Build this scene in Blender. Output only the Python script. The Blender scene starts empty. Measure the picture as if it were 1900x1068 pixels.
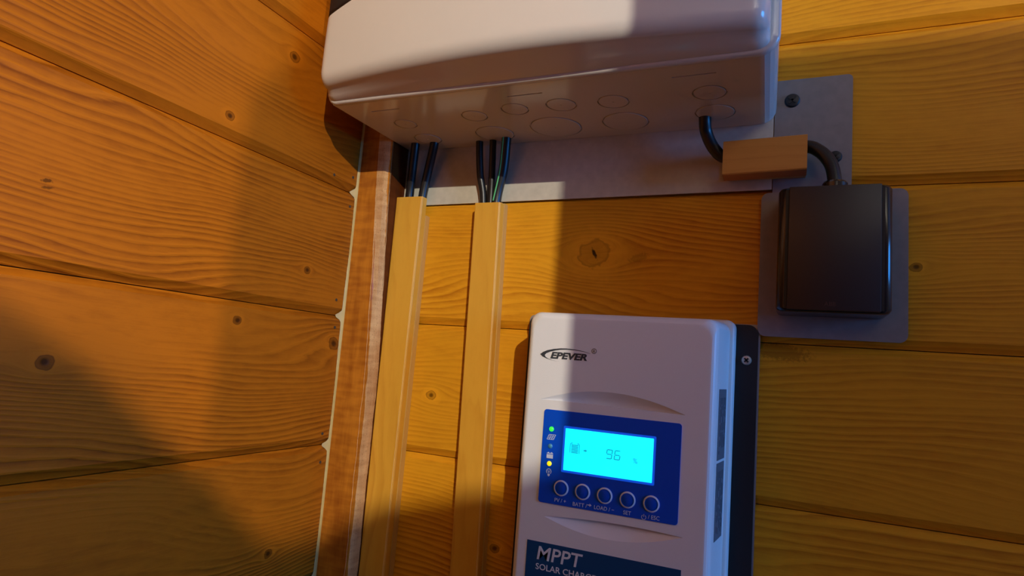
import bpy, bmesh, math, random
from mathutils import Vector, Matrix

random.seed(4)
S = bpy.context.scene
COL = S.collection

# ------------------------------------------------------------------ camera
YAW, PITCH, ROLL, FPX = 0.421222, 0.117717, -0.078213, 1163.41
CAM = Vector((0.392743, -0.517586, 0.012443))
R = (Matrix.Rotation(YAW, 3, 'Z') @ Matrix.Rotation(PITCH, 3, 'X') @ Matrix.Rotation(ROLL, 3, 'Y'))
right, fwd, up = R @ Vector((1, 0, 0)), R @ Vector((0, 1, 0)), R @ Vector((0, 0, 1))
cd = bpy.data.cameras.new('camera')
cam = bpy.data.objects.new('camera', cd)
COL.objects.link(cam)
M = Matrix((( right.x, up.x, -fwd.x, CAM.x), (right.y, up.y, -fwd.y, CAM.y),
            (right.z, up.z, -fwd.z, CAM.z), (0, 0, 0, 1)))
cam.matrix_world = M
cd.sensor_width = 36
cd.lens = FPX / 1900 * 36
cd.clip_start = 0.01
S.camera = cam

# ------------------------------------------------------------------ light
w = bpy.data.worlds.new('dusk'); S.world = w; w.use_nodes = True
w.node_tree.nodes['Background'].inputs[0].default_value = (0.05, 0.11, 0.28, 1)
w.node_tree.nodes['Background'].inputs[1].default_value = 0.6

def light(name, kind, loc, energy, color, size=0.01, size_y=None, rot=(0, 0, 0)):
    l = bpy.data.lights.new(name, kind); l.energy = energy; l.color = color
    if kind == 'AREA':
        l.shape = 'RECTANGLE'; l.size = size; l.size_y = size_y or size
    else:
        l.shadow_soft_size = size
    o = bpy.data.objects.new(name, l); o.location = loc; o.rotation_euler = rot
    COL.objects.link(o); return o
LAMP_A = (1.58, -2.2, 0.86)
LAMP_B = (2.02, -2.0, 0.98)
light('ceiling_bulb', 'POINT', LAMP_A, 206, (1.0, 0.95, 0.80), 0.008)
light('ceiling_bulb', 'POINT', LAMP_B, 135, (1.0, 0.90, 0.68), 0.014)
# dusk daylight entering the window of the right wall
light('window_daylight', 'AREA', (3.20, -0.64, 0.36), 60.0, (0.03, 0.31, 1.0), 0.85, 0.95,
      (0, math.radians(90), 0))
S.view_settings.view_transform = 'Standard'
S.view_settings.look = 'None'
S.view_settings.gamma = 1
S.view_settings.exposure = 0.0
S.view_settings.use_curve_mapping = False

# ------------------------------------------------------------------ pixel helpers
def ray(px, py):
    return R @ Vector(((px - 950) / FPX, 1, -(py - 534) / FPX))
def at(px, py, y=0.0):            # pixel -> point on a plane parallel to the back wall
    r = ray(px, py); return CAM + r * ((y - CAM.y) / r.y)
def atx(px, py, x=0.0):
    r = ray(px, py); return CAM + r * ((x - CAM.x) / r.x)
def atz(px, py, z):
    r = ray(px, py); return CAM + r * ((z - CAM.z) / r.z)

# ------------------------------------------------------------------ node helpers
class NT:
    def __init__(s, name):
        s.m = bpy.data.materials.new(name); s.m.use_nodes = True
        s.t = s.m.node_tree; s.n = s.t.nodes; s.b = s.n['Principled BSDF']
    def new(s, k, **kw):
        n = s.n.new(k)
        for a, v in kw.items(): setattr(n, a, v)
        return n
    def put(s, sock, v):
        if isinstance(v, bpy.types.NodeSocket): s.t.links.new(v, sock)
        else: sock.default_value = v
    def math(s, op, a, b=0.0, c=None, clamp=False):
        n = s.new('ShaderNodeMath', operation=op, use_clamp=clamp)
        s.put(n.inputs[0], a); s.put(n.inputs[1], b)
        if c is not None: s.put(n.inputs[2], c)
        return n.outputs[0]
    def noise(s, vec, scale, detail=2, rough=.5, dist=0):
        n = s.new('ShaderNodeTexNoise')
        s.put(n.inputs['Vector'], vec); n.inputs['Scale'].default_value = scale
        n.inputs['Detail'].default_value = detail; n.inputs['Roughness'].default_value = rough
        n.inputs['Distortion'].default_value = dist
        return n.outputs['Fac']
    def xyz(s, x, y, z):
        n = s.new('ShaderNodeCombineXYZ')
        for i, v in enumerate((x, y, z)): s.put(n.inputs[i], v)
        return n.outputs[0]
    def smooth(s, v, a, b, lo=0., hi=1.):
        n = s.new('ShaderNodeMapRange', interpolation_type='SMOOTHSTEP')
        s.put(n.inputs[0], v)
        for i, q in enumerate((a, b, lo, hi)): s.put(n.inputs[i + 1], q)
        return n.outputs[0]
    def mix(s, f, a, b, mode='MIX'):
        n = s.new('ShaderNodeMix', data_type='RGBA', blend_type=mode)
        s.put(n.inputs[0], f)
        for i, v in ((6, a), (7, b)):
            s.put(n.inputs[i], v if isinstance(v, bpy.types.NodeSocket) else (*v, 1))
        return n.outputs[2]
    def bump(s, h, strength, dist):
        n = s.new('ShaderNodeBump'); n.inputs['Strength'].default_value = strength
        n.inputs['Distance'].default_value = dist; s.put(n.inputs['Height'], h)
        s.t.links.new(n.outputs[0], s.b.inputs['Normal'])

def plain(name, col, rough=.5, metal=0., spec=.5, noise=0., nscale=300, bump=0., emit=None, estr=0.):
    t = NT(name); b = t.b
    b.inputs['Roughness'].default_value = rough; b.inputs['Metallic'].default_value = metal
    b.inputs['Specular IOR Level'].default_value = spec
    tc = t.new('ShaderNodeTexCoord')
    n = t.noise(tc.outputs['Object'], nscale, 3)
    c2 = tuple(max(0, c * (1 - noise)) for c in col)
    t.put(b.inputs['Base Color'], t.mix(n, col, c2))
    if bump: t.bump(n, bump, .0004)
    if emit:
        b.inputs['Emission Color'].default_value = (*emit, 1); b.inputs['Emission Strength'].default_value = estr
    return t.m

def wood(name, knots, cracks, light_c, dark_c, ring=.0052, axis='X', rough=.42, seed=0., warp=1.0, blot=.35, bumpk=.5, spec=.16):
    """varnished softwood: u runs along the board, v across it (object space)"""
    t = NT(name); b = t.b
    tc = t.new('ShaderNodeTexCoord'); sp = t.new('ShaderNodeSeparateXYZ')
    t.t.links.new(tc.outputs['Object'], sp.inputs[0])
    u, v = (sp.outputs[0], sp.outputs[2]) if axis == 'X' else (sp.outputs[2], sp.outputs[0])
    dep = sp.outputs[1]
    oi = t.new('ShaderNodeObjectInfo').outputs['Random']
    off = t.math('MULTIPLY_ADD', oi, 37.0, seed)
    wobk = t.math('MULTIPLY_ADD', t.noise(t.xyz(u, v, 0.), 110, 2, .5), .9, .55)
    flow = None; kmask = None; cmask = None; halo = None; rim = None
    for (ku, kv, kr, kdark) in knots:
        du = t.math('SUBTRACT', u, ku); dv = t.math('SUBTRACT', v, kv)
        s2 = t.math('MULTIPLY', du, .5)
        r2 = t.math('ADD', t.math('MULTIPLY', s2, s2), t.math('MULTIPLY', dv, dv))
        f = t.math('DIVIDE', t.math('MULTIPLY', dv, -2.6 * kr * kr), t.math('ADD', r2, kr * kr * 1.1))
        flow = f if flow is None else t.math('ADD', flow, f)
        s3 = t.math('MULTIPLY', du, .85)
        d = t.math('SQRT', t.math('ADD', t.math('MULTIPLY', s3, s3), t.math('MULTIPLY', dv, dv)))
        d = t.math('MULTIPLY', d, wobk)
        m1 = t.math('MULTIPLY', t.smooth(d, kr * .75, kr * 1.1, 1, 0), kdark)
        m2 = t.math('MULTIPLY', t.smooth(d, kr * .25, kr * .7, 1, 0), 1.0 if kdark > .6 else .1)
        m3 = t.smooth(d, kr * 1.1, kr * 2.4, 1, 0)
        m4 = t.math('MULTIPLY', t.smooth(d, kr * .78, kr * .98, 0, 1), t.smooth(d, kr * .98, kr * 1.12, .62 * min(1, kdark + .3), 0))
        rim = m4 if rim is None else t.math('MAXIMUM', rim, m4)
        kmask = m1 if kmask is None else t.math('MAXIMUM', kmask, m1)
        cmask = m2 if cmask is None else t.math('MAXIMUM', cmask, m2)
        halo = m3 if halo is None else t.math('MAXIMUM', halo, m3)
    vv = v if flow is None else t.math('ADD', v, flow)
    # large flowing figure + rings
    big = t.noise(t.xyz(t.math('MULTIPLY', u, 3.0), t.math('MULTIPLY', vv, 10.), off), 1.0, 1.5, .45)
    med = t.noise(t.xyz(t.math('MULTIPLY', u, 8.), t.math('MULTIPLY', vv, 60.), off), 1.0, 3, .6)
    ph = t.math('ADD', t.math('MULTIPLY', vv, 1 / ring), t.math('MULTIPLY', big, 22. * warp))
    ph = t.math('ADD', ph, t.math('MULTIPLY', med, 1.5))
    saw = t.math('FRACT', ph)
    late = t.math('POWER', saw, 2.0)                       # slow rise to dark late wood
    edge = t.smooth(saw, .86, 1.0, 1, 0)
    line = t.math('MULTIPLY', late, edge)
    pale = t.math('MULTIPLY', t.smooth(saw, .0, .12, 0, 1), t.smooth(saw, .12, .34, 1, 0))
    fib = t.noise(t.xyz(t.math('MULTIPLY', u, 26.), t.math('MULTIPLY', vv, 1300.), off), 1.0, 2, .6)
    blo = t.noise(t.xyz(t.math('MULTIPLY', u, 8.), t.math('MULTIPLY', vv, 26.), t.math('ADD', off, 9.)), 1.0, 4, .62)
    spk = t.noise(t.xyz(t.math('MULTIPLY', u, 60.), t.math('MULTIPLY', vv, 160.), t.math('ADD', off, 3.)), 1.0, 4, .7)
    amp = t.smooth(t.noise(t.xyz(t.math('MULTIPLY', u, 4.), t.math('MULTIPLY', vv, 22.), t.math('ADD', off, 5.)), 1.0, 2), .30, .68, .10, 1.0)
    f = t.math('MULTIPLY', line, amp)
    f = t.math('ADD', f, t.math('MULTIPLY', t.math('SUBTRACT', fib, .5), .40))
    f = t.math('ADD', f, t.math('MULTIPLY', t.math('SUBTRACT', spk, .52), .7))
    f = t.math('ADD', f, t.math('MULTIPLY', t.math('SUBTRACT', blo, .44), blot * 2.6), clamp=True)
    f = t.math('SUBTRACT', f, t.math('MULTIPLY', t.math('MULTIPLY', pale, amp), .30), clamp=True)
    col = t.mix(f, light_c, dark_c)
    col = t.mix(t.math('MULTIPLY', t.math('SUBTRACT', oi, .3), .35, clamp=True), col, tuple(c * .72 for c in light_c))
    hgt = t.math('ADD', t.math('MULTIPLY', fib, .25), t.math('MULTIPLY', t.math('SUBTRACT', pale, line), amp))
    if kmask is not None:
        kd = tuple(c * .42 for c in dark_c); kc = tuple(c * .13 for c in dark_c)
        pale_c = tuple(min(1, c * 1.15) for c in light_c)
        col = t.mix(t.math('MULTIPLY', halo, .6), col, pale_c)
        col = t.mix(t.math('MULTIPLY', kmask, .62), col, kd)
        col = t.mix(rim, col, kd)
        col = t.mix(t.math('MULTIPLY', cmask, .75), col, kc)
        hgt = t.math('SUBTRACT', hgt, t.math('MULTIPLY', cmask, 1.0))
    for (cu, cv, ca, cb, ang, strength) in cracks:
        du = t.math('SUBTRACT', u, cu); dv = t.math('SUBTRACT', v, cv)
        c_, s_ = math.cos(ang), math.sin(ang)
        p = t.math('ADD', t.math('MULTIPLY', du, c_ / ca), t.math('MULTIPLY', dv, s_ / ca))
        q = t.math('ADD', t.math('MULTIPLY', du, -s_ / cb), t.math('MULTIPLY', dv, c_ / cb))
        d = t.math('SQRT', t.math('ADD', t.math('MULTIPLY', p, p), t.math('MULTIPLY', q, q)))
        d = t.math('ADD', d, t.math('MULTIPLY', t.math('SUBTRACT', t.noise(t.xyz(u, v, 0.), 420, 3, .7), .5), 1.6))
        m = t.math('MULTIPLY', t.smooth(d, .55, 1.1, 1, 0), strength)
        col = t.mix(m, col, tuple(c * .06 for c in dark_c))
    t.put(b.inputs['Base Color'], col)
    b.inputs['Roughness'].default_value = rough
    b.inputs['Specular IOR Level'].default_value = spec
    t.bump(hgt, bumpk, .0006)
    return t.m

# ------------------------------------------------------------------ mesh helpers
def finish(name, bm, mat, parent=None, smooth=True, sharp=35, weighted=False):
    """bm is in world coordinates; parents are unrotated empties or meshes sharing the root's origin"""
    root = parent
    while root is not None and root.parent is not None: root = root.parent
    org = root.location.copy() if root is not None else Vector((0, 0, 0))
    bmesh.ops.recalc_face_normals(bm, faces=bm.faces)
    for e in bm.edges:
        if len(e.link_faces) == 2 and e.calc_face_angle(0) > math.radians(sharp): e.smooth = False
    for f in bm.faces: f.smooth = smooth
    bmesh.ops.translate(bm, verts=bm.verts, vec=-org)
    me = bpy.data.meshes.new(name); bm.to_mesh(me); bm.free()
    me.materials.append(mat)
    o = bpy.data.objects.new(name, me); COL.objects.link(o)
    if parent is not None: o.parent = parent
    if weighted:
        md = o.modifiers.new('wn', 'WEIGHTED_NORMAL'); md.keep_sharp = True
    return o

def tag(o, label=None, cat=None, group=None, kind=None):
    for k, v in (('label', label), ('category', cat), ('group', group), ('kind', kind)):
        if v: o[k] = v
    return o

def thing(name, loc, label, cat, group=None):
    o = bpy.data.objects.new(name, None); o.location = loc; o.empty_display_size = .02
    COL.objects.link(o); o.matrix_world = Matrix.Translation(loc)
    return tag(o, label, cat, group)

def box_bm(x0, x1, y0, y1, z0, z1, bev=0., seg=2, bm=None):
    bm = bm or bmesh.new()
    r = bmesh.ops.create_cube(bm, size=1)
    bmesh.ops.scale(bm, verts=r['verts'], vec=(x1 - x0, y1 - y0, z1 - z0))
    bmesh.ops.translate(bm, verts=r['verts'], vec=((x0 + x1) / 2, (y0 + y1) / 2, (z0 + z1) / 2))
    if bev:
        es = list({e for v in r['verts'] for e in v.link_edges})
        bmesh.ops.bevel(bm, geom=es, offset=bev, segments=seg, affect='EDGES', profile=.5)
    return bm

def loft(rings, caps=True, bm=None):
    bm = bm or bmesh.new()
    vs = [[bm.verts.new(p) for p in r] for r in rings]
    n = len(vs[0])
    for a, c in zip(vs, vs[1:]):
        for i in range(n):
            bm.faces.new((a[i], a[(i + 1) % n], c[(i + 1) % n], c[i]))
    if caps:
        bm.faces.new(vs[0]); bm.faces.new(vs[-1])
    return bm

def rrect(x0, x1, z0, z1, r, seg=6):
    pts = []
    rs = r if isinstance(r, (tuple, list)) else (r, r, r, r)   # BL, BR, TR, TL
    for (cx, cz, a0, q) in ((x0 + rs[0], z0 + rs[0], 180, rs[0]), (x1 - rs[1], z0 + rs[1], 270, rs[1]),
                            (x1 - rs[2], z1 - rs[2], 0, rs[2]), (x0 + rs[3], z1 - rs[3], 90, rs[3])):
        for i in range(seg + 1):
            a = math.radians(a0 + 90 * i / seg)
            pts.append((cx + q * math.cos(a), cz + q * math.sin(a)))
    return pts

def plate_bm(pts, y0, y1):
    """2-D outline in x,z extruded between two depths"""
    return loft([[(x, y0, z) for x, z in pts], [(x, y1, z) for x, z in pts]])

def tube_bm(pts, r, n=14, sub=8, bm=None, caps=True):
    P = [Vector(p) for p in pts]
    path = []
    for i in range(len(P) - 1):
        p0 = P[i - 1] if i else P[i] * 2 - P[i + 1]
        p1, p2 = P[i], P[i + 1]
        p3 = P[i + 2] if i + 2 < len(P) else P[i + 1] * 2 - P[i]
        for k in range(sub):
            s = k / sub
            path.append(.5 * ((2 * p1) + (p2 - p0) * s + (2 * p0 - 5 * p1 + 4 * p2 - p3) * s * s + (3 * p1 - p0 - 3 * p2 + p3) * s ** 3))
    path.append(P[-1])
    rings = []; nrm = None
    for i, p in enumerate(path):
        tg = (path[min(i + 1, len(path) - 1)] - path[max(i - 1, 0)]).normalized()
        if nrm is None:
            nrm = tg.orthogonal().normalized()
        nrm = (nrm - tg * nrm.dot(tg)).normalized(); bn = tg.cross(nrm)
        rings.append([p + (nrm * math.cos(a) + bn * math.sin(a)) * r for a in [2 * math.pi * k / n for k in range(n)]])
    return loft(rings, caps, bm), path

def lathe_bm(prof, c, axis='Y', n=24, bm=None):
    """prof: (radius, offset) along the axis"""
    rings = []
    for r, h in prof:
        ring = []
        for k in range(n):
            a = 2 * math.pi * k / n
            if axis == 'Y': ring.append((c[0] + r * math.cos(a), c[1] + h, c[2] + r * math.sin(a)))
            else: ring.append((c[0] + r * math.cos(a), c[1] + r * math.sin(a), c[2] + h))
        rings.append(ring)
    return loft(rings, True, bm)

def cut(o, cutters):
    """boolean difference with temporary cutter meshes, applied"""
    tmp = []
    for bm in cutters:
        bmesh.ops.recalc_face_normals(bm, faces=bm.faces)
        me = bpy.data.meshes.new('tmp'); bm.to_mesh(me); bm.free()
        c = bpy.data.objects.new('tmp', me); COL.objects.link(c); tmp.append(c)
        c.location = o.parent.location if o.parent else (0, 0, 0)
        md = o.modifiers.new('b', 'BOOLEAN'); md.operation = 'DIFFERENCE'; md.object = c; md.solver = 'EXACT'
    bpy.context.view_layer.update()
    dg = bpy.context.evaluated_depsgraph_get()
    me = bpy.data.meshes.new_from_object(o.evaluated_get(dg))
    o.modifiers.clear(); old = o.data; o.data = me; bpy.data.meshes.remove(old)
    for c in tmp:
        m = c.data; bpy.data.objects.remove(c); bpy.data.meshes.remove(m)
    bm = bmesh.new(); bm.from_mesh(me)
    for e in bm.edges:
        e.smooth = not (len(e.link_faces) == 2 and e.calc_face_angle(0) > math.radians(14))
    bm.to_mesh(me); bm.free()
    for p in me.polygons: p.use_smooth = True
    md = o.modifiers.new('wn', 'WEIGHTED_NORMAL'); md.keep_sharp = True

def text_obj(name, txt, mat, parent, org, ex, ez, cap, y, bold=0., shear=0., align='LEFT', xs=1., depth=.00012, spacing=1.):
    """flat lettering on a plane facing the room; org = baseline start (x,z), ex/ez unit axes in x,z"""
    cu = bpy.data.curves.new(name, 'FONT'); cu.body = txt; cu.size = 1; cu.offset = bold * BOLDK; cu.shear = shear
    cu.align_x = align; cu.extrude = 0; cu.resolution_u = 3; cu.space_character = spacing
    to = bpy.data.objects.new(name, cu); COL.objects.link(to)
    bpy.context.view_layer.update()
    me = bpy.data.meshes.new_from_object(to.evaluated_get(bpy.context.evaluated_depsgraph_get()))
    bpy.data.objects.remove(to); bpy.data.curves.remove(cu)
    bm = bmesh.new(); bm.from_mesh(me); bpy.data.meshes.remove(me)
    k = cap / .73
    for v in bm.verts:
        a, c = v.co.x * k * xs, v.co.y * k
        v.co = Vector((org[0] + a * ex[0] + c * ez[0], y, org[1] + a * ex[1] + c * ez[1]))
    r = bmesh.ops.extrude_face_region(bm, geom=list(bm.faces))
    bmesh.ops.translate(bm, verts=[g for g in r['geom'] if isinstance(g, bmesh.types.BMVert)], vec=(0, -depth, 0))
    return finish(name, bm, mat, parent, smooth=False)

BOLDK = 1.0
# ------------------------------------------------------------------ materials
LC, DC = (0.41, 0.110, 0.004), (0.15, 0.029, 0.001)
def kn_left(lst):
    out = []
    for px, py, r, dk in lst:
        p = atx(px, py, 0); out.append((p.y, p.z, r, dk))
    return out
def kn_back(lst):
    out = []
    for px, py, r, dk in lst:
        p = at(px, py, 0); out.append((p.x, p.z, r, dk))
    return out
KL = kn_left([(547, 106, .0046, .7), (427, 215, .0036, .8), (570, 501, .0034, 1.), (441, 594, .0034, 1.), (82, 671, .0040, 1.),
              (619, 637, .0058, .85), (497, 1027, .0034, 1.)])
KB = kn_back([(1103, 470, .0115, .35), (800, 733, .0042, .62), (1700, 495, .0034, 1.), (918, 1017, .0036, 1.)])
p = atx(88, 335); CL = [(p.y, p.z, .004, .0013, .2, .7)]
p = atx(88, 348); CL.append((p.y, p.z, .004, .001, .2, .6))
p = at(1103, 470); CB = [(p.x, p.z, .0062, .0016, -1.1, .95)]
p = at(1445, 652); CB.append((p.x, p.z, .024, .007, -.1, .45))
p = at(1185, 478); CB.append((p.x, p.z, .010, .004, .3, .28))
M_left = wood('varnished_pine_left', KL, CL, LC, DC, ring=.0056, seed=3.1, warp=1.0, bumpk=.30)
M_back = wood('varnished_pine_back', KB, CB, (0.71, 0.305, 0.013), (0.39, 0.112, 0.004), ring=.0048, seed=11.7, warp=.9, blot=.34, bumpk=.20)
def rippled(name, a, b, flecks=0., rough=.34, spec=.25):
    t = NT(name); tc = t.new('ShaderNodeTexCoord'); sp = t.new('ShaderNodeSeparateXYZ')
    t.t.links.new(tc.outputs['Object'], sp.inputs[0]); x, y, z = sp.outputs
    h = t.math('ADD', x, y)
    n1 = t.noise(t.xyz(t.math('MULTIPLY', h, 35.), 0., t.math('MULTIPLY', z, 170.)), 1., 2, .5)     # cross ripple
    n2 = t.noise(t.xyz(t.math('MULTIPLY', h, 60.), 0., t.math('MULTIPLY', z, 9.)), 1., 3, .6)       # long stain bands
    n3 = t.noise(t.xyz(t.math('MULTIPLY', h, 900.), 0., t.math('MULTIPLY', z, 60.)), 1., 2, .6)     # fibres
    f = t.math('ADD', t.math('MULTIPLY', t.smooth(n1, .35, .65), .32), t.math('MULTIPLY', t.smooth(n2, .3, .7), .5))
    f = t.math('ADD', f, t.math('MULTIPLY', t.math('SUBTRACT', n3, .4), .5), clamp=True)
    col = t.mix(f, a, b)
    if flecks:
        n4 = t.noise(t.xyz(t.math('MULTIPLY', h, 1300.), 0., t.math('MULTIPLY', z, 520.)), 1., 2, .6)
        col = t.mix(t.smooth(n4, .60, .70, 0, flecks), col, tuple(c * .25 for c in b))
        t.bump(n4, .5, .0005)
    t.put(t.b.inputs['Base Color'], col)
    t.b.inputs['Roughness'].default_value = rough; t.b.inputs['Specular IOR Level'].default_value = spec
    return t.m
M_batten = rippled('stained_batten', (0.56, 0.19, 0.016), (0.25, 0.058, 0.005))
M_raw = rippled('raw_sawn_edge', (0.70, 0.40, 0.17), (0.40, 0.17, 0.055), flecks=.8, rough=.85, spec=.1)
M_bside = rippled('dark_side_wood', (0.13, 0.030, 0.004), (0.07, 0.014, 0.002), rough=.5, spec=.1)
M_caulk = plain('cream_sealant', (0.56, 0.38, 0.13), .6, noise=.25, nscale=120)
M_trunk = wood('wood_print_pvc', [], [], (0.68, 0.33, 0.035), (0.57, 0.245, 0.022), ring=.011, axis='Z', rough=.36, seed=2.2, blot=.2, warp=.5, bumpk=.12, spec=.3)
M_trunk_s = wood('wood_print_pvc_short', [], [], (0.62, 0.25, 0.045), (0.52, 0.19, 0.03), ring=.008, axis='X', rough=.42, seed=6.2, blot=.2, warp=.4, bumpk=.1)
M_wear = plain('worn_print_edge', (0.80, 0.55, 0.30), .4, noise=.1)
M_base = plain('beige_pvc', (0.60, 0.33, 0.085), .35, noise=.1)
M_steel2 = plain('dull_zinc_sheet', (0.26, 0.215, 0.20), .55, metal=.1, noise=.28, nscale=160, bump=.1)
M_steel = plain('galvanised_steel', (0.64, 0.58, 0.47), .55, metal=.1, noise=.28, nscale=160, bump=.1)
M_white = plain('white_enamel', (0.63, 0.565, 0.50), .15, noise=.02, nscale=40)
M_ctrl = plain('white_textured_plastic', (0.76, 0.73, 0.70), .42, noise=.03, nscale=1500, bump=.12)
M_smoke = plain('smoked_plastic', (0.006, 0.006, 0.008), .12, noise=.1)
M_black = plain('black_cable_sheath', (0.010, 0.010, 0.011), .38, noise=.3, nscale=90)
M_green = plain('green_stripe', (0.10, 0.45, 0.14), .4, noise=.1)
M_box = plain('dark_brown_plastic', (0.030, 0.020, 0.019), .40, noise=.12, nscale=700)
M_boxs = plain('dark_brown_gloss', (0.022, 0.015, 0.013), .16, noise=.1)
M_mark = plain('moulded_lettering', (0.055, 0.020, 0.018), .5, noise=.1)
M_screw = plain('black_screw', (0.008, 0.008, 0.009), .5, noise=.2)
M_flange = plain('black_anodised', (0.006, 0.006, 0.008), .55, noise=.2)
M_alu = plain('aluminium_edge', (0.42, 0.43, 0.46), .4, metal=.6, noise=.1)
M_brass = plain('zinc_screw', (0.72, 0.55, 0.42), .35, metal=.5, noise=.15)
M_panel = plain('blue_overlay', (0.0008, 0.070, 0.56), .35, spec=.2, noise=.04)
M_teal = plain('teal_overlay', (0.001, 0.055, 0.15), .4, spec=.25, noise=.04)
M_lcd = plain('lcd_backlight', (0.0, 0.35, 0.5), .3, emit=(0.004, 0.80, 1.0), estr=1.25)
M_lcdglow = plain('painted_lcd_glow', (0.002, 0.08, 0.5), .4, emit=(0.0, 0.10, 0.9), estr=.55)  # emission paints the screen's halo; no light source of its own
M_seg = plain('lcd_segment', (0.0, 0.16, 0.22), .4, emit=(0.0, 0.42, 0.55), estr=.8)
M_ledg = plain('green_led', (0.05, 0.4, 0.05), .3, emit=(0.02, 1.0, 0.03), estr=1.3)
M_ledy = plain('amber_led', (0.5, 0.35, 0.02), .3, emit=(1.0, 0.62, 0.0), estr=1.2)
M_ledo = plain('unlit_led', (0.06, 0.25, 0.38), .3, noise=.1)
M_print = plain('pale_print', (0.62, 0.66, 0.78), .5, noise=.04)
M_mprint = plain('white_print', (0.72, 0.72, 0.70), .5, noise=.04)
M_logo = plain('dark_grey_print', (0.030, 0.035, 0.042), .5, noise=.05)
M_stick = plain('grey_rating_label', (0.16, 0.17, 0.19), .5, noise=.45, nscale=900)
M_stickp = plain('label_print', (0.05, 0.055, 0.07), .5, noise=.2)
M_nail = plain('dull_nail', (0.055, 0.038, 0.022), .6, noise=.3)
M_floor = wood('floor_boards', [], [], (0.12, 0.07, 0.03), (0.07, 0.04, 0.015), ring=.006, seed=1.)
M_room = plain('room_lining', (0.128, 0.112, 0.098), .6, noise=.2, nscale=8)
M_glass = NT('window_glass')
M_glass.b.inputs['Base Color'].default_value = (.9, .95, 1, 1); M_glass.b.inputs['Roughness'].default_value = .02
M_glass.b.inputs['Transmission Weight'].default_value = 1.; M_glass.b.inputs['IOR'].default_value = 1.1
M_glass = M_glass.m

# ------------------------------------------------------------------ the room
ZF, ZC = -1.40, 1.10
XR, YF = 3.30, -2.85
PITCHW = .121
def st(o): o['kind'] = 'structure'; return o
wl = st(finish('wall_left', box_bm(-.045, -.016, YF, .045, ZF, ZC), M_room))
wb = st(finish('wall_back', box_bm(-.016, XR, .016, .045, ZF, ZC), M_room))
def board_profile(z0, z1, t=.015, b=.0048, gap=.00035):
    # depth (0 = face), z ; chamfered long edges meet in a V groove
    return [(t, z0 + gap), (b, z0 + gap), (0.0, z0 + b + .0022), (0.0, z1 - b - .0004), (b, z1 - gap), (t, z1 - gap)]
def boards(wall, zref, u0, u1, mat, left):
    ks = range(-6, 15)
    for k in ks:
        z1 = zref - k * PITCHW; z0 = z1 - PITCHW
        if z1 > ZC or z0 < ZF: continue
        pr = board_profile(z0, z1)
        bm = loft([[(u, d, z) for d, z in pr] for u in (u0, u1)])
        if left:      # object space: u = world y, depth axis = -world x
            o = finish('board', bm, mat, None, smooth=False)
            o.rotation_euler = (0, 0, math.radians(90)); o.parent = wall
            ob_left.append((o, z0, z1))
        else:
            o = finish('board', bm, mat, None, smooth=False); o.parent = wall
        
ob_left = []
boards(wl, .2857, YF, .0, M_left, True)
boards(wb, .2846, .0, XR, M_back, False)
# small nail heads near the corner on the left wall
for px, py in ((655, 329), (649, 383), (620, 324), (624, 556), (621, 607), (598, 804), (594, 857)):
    q = atx(px, py, 0)
    host = [o for o, a, c in ob_left if a < q.z < c][0]
    bm = bmesh.new()
    bmesh.ops.create_cone(bm, cap_ends=True, segments=10, radius1=.0015, radius2=.0013, depth=.0008)
    bmesh.ops.rotate(bm, verts=bm.verts, matrix=Matrix.Rotation(math.radians(90), 3, 'X'))
    bmesh.ops.translate(bm, verts=bm.verts, vec=(q.y, 0, q.z))
    n = finish('nail', bm, M_nail); n.parent = host

st(finish('floor', box_bm(-.05, XR + .05, YF - .05, .05, ZF - .03, ZF), M_floor))
st(finish('ceiling', box_bm(-.05, XR + .05, YF - .05, .05, ZC, ZC + .03), M_room))
st(finish('wall_front', box_bm(-.05, XR + .05, YF - .04, YF, ZF, ZC), M_room))
# right wall with its window opening
wy0, wy1, wz0, wz1 = -1.12, -.16, -.18, .90
bm = box_bm(XR, XR + .06, YF, wy0, ZF, ZC); box_bm(XR, XR + .06, wy1, .045, ZF, ZC, bm=bm)
box_bm(XR, XR + .06, wy0, wy1, ZF, wz0, bm=bm); box_bm(XR, XR + .06, wy0, wy1, wz1, ZC, bm=bm)
st(finish('wall_right', bm, M_room, smooth=False))
wn = st(thing('window_1', (XR + .03, (wy0 + wy1) / 2, wz0), None, None))
bm = box_bm(XR, XR + .05, wy0, wy0 + .04, wz0, wz1); box_bm(XR, XR + .05, wy1 - .04, wy1, wz0, wz1, bm=bm)
box_bm(XR, XR + .05, wy0 + .04, wy1 - .04, wz0, wz0 + .04, bm=bm); box_bm(XR, XR + .05, wy0 + .04, wy1 - .04, wz1 - .04, wz1, bm=bm)
finish('window_frame', bm, M_room, wn, smooth=False)
finish('window_pane', box_bm(XR + .022, XR + .027, wy0 + .04, wy1 - .04, wz0 + .04, wz1 - .04), M_glass, wn)
# unseen blocker panel added to keep the lamps off the wall's right half
DX, DY, DZ = .7135, -.80, .550
dr = st(thing('added_light_blocker_1', (DX, DY, ZF), None, None))
bm = plate_bm([(DX, ZF + .01), (DX + 1.02, ZF + .01), (DX + 1.02, DZ), (DX + .045, DZ), (DX, DZ - .072)], DY - .018, DY + .018)
finish('blocker_panel', bm, M_room, dr)
finish('blocker_handle', tube_bm([(DX + .05, DY + .018, -.42), (DX + .05, DY + .06, -.42), (DX + .09, DY + .065, -.42), (DX + .16, DY + .065, -.42)], .008)[0], M_alu, dr)
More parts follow.
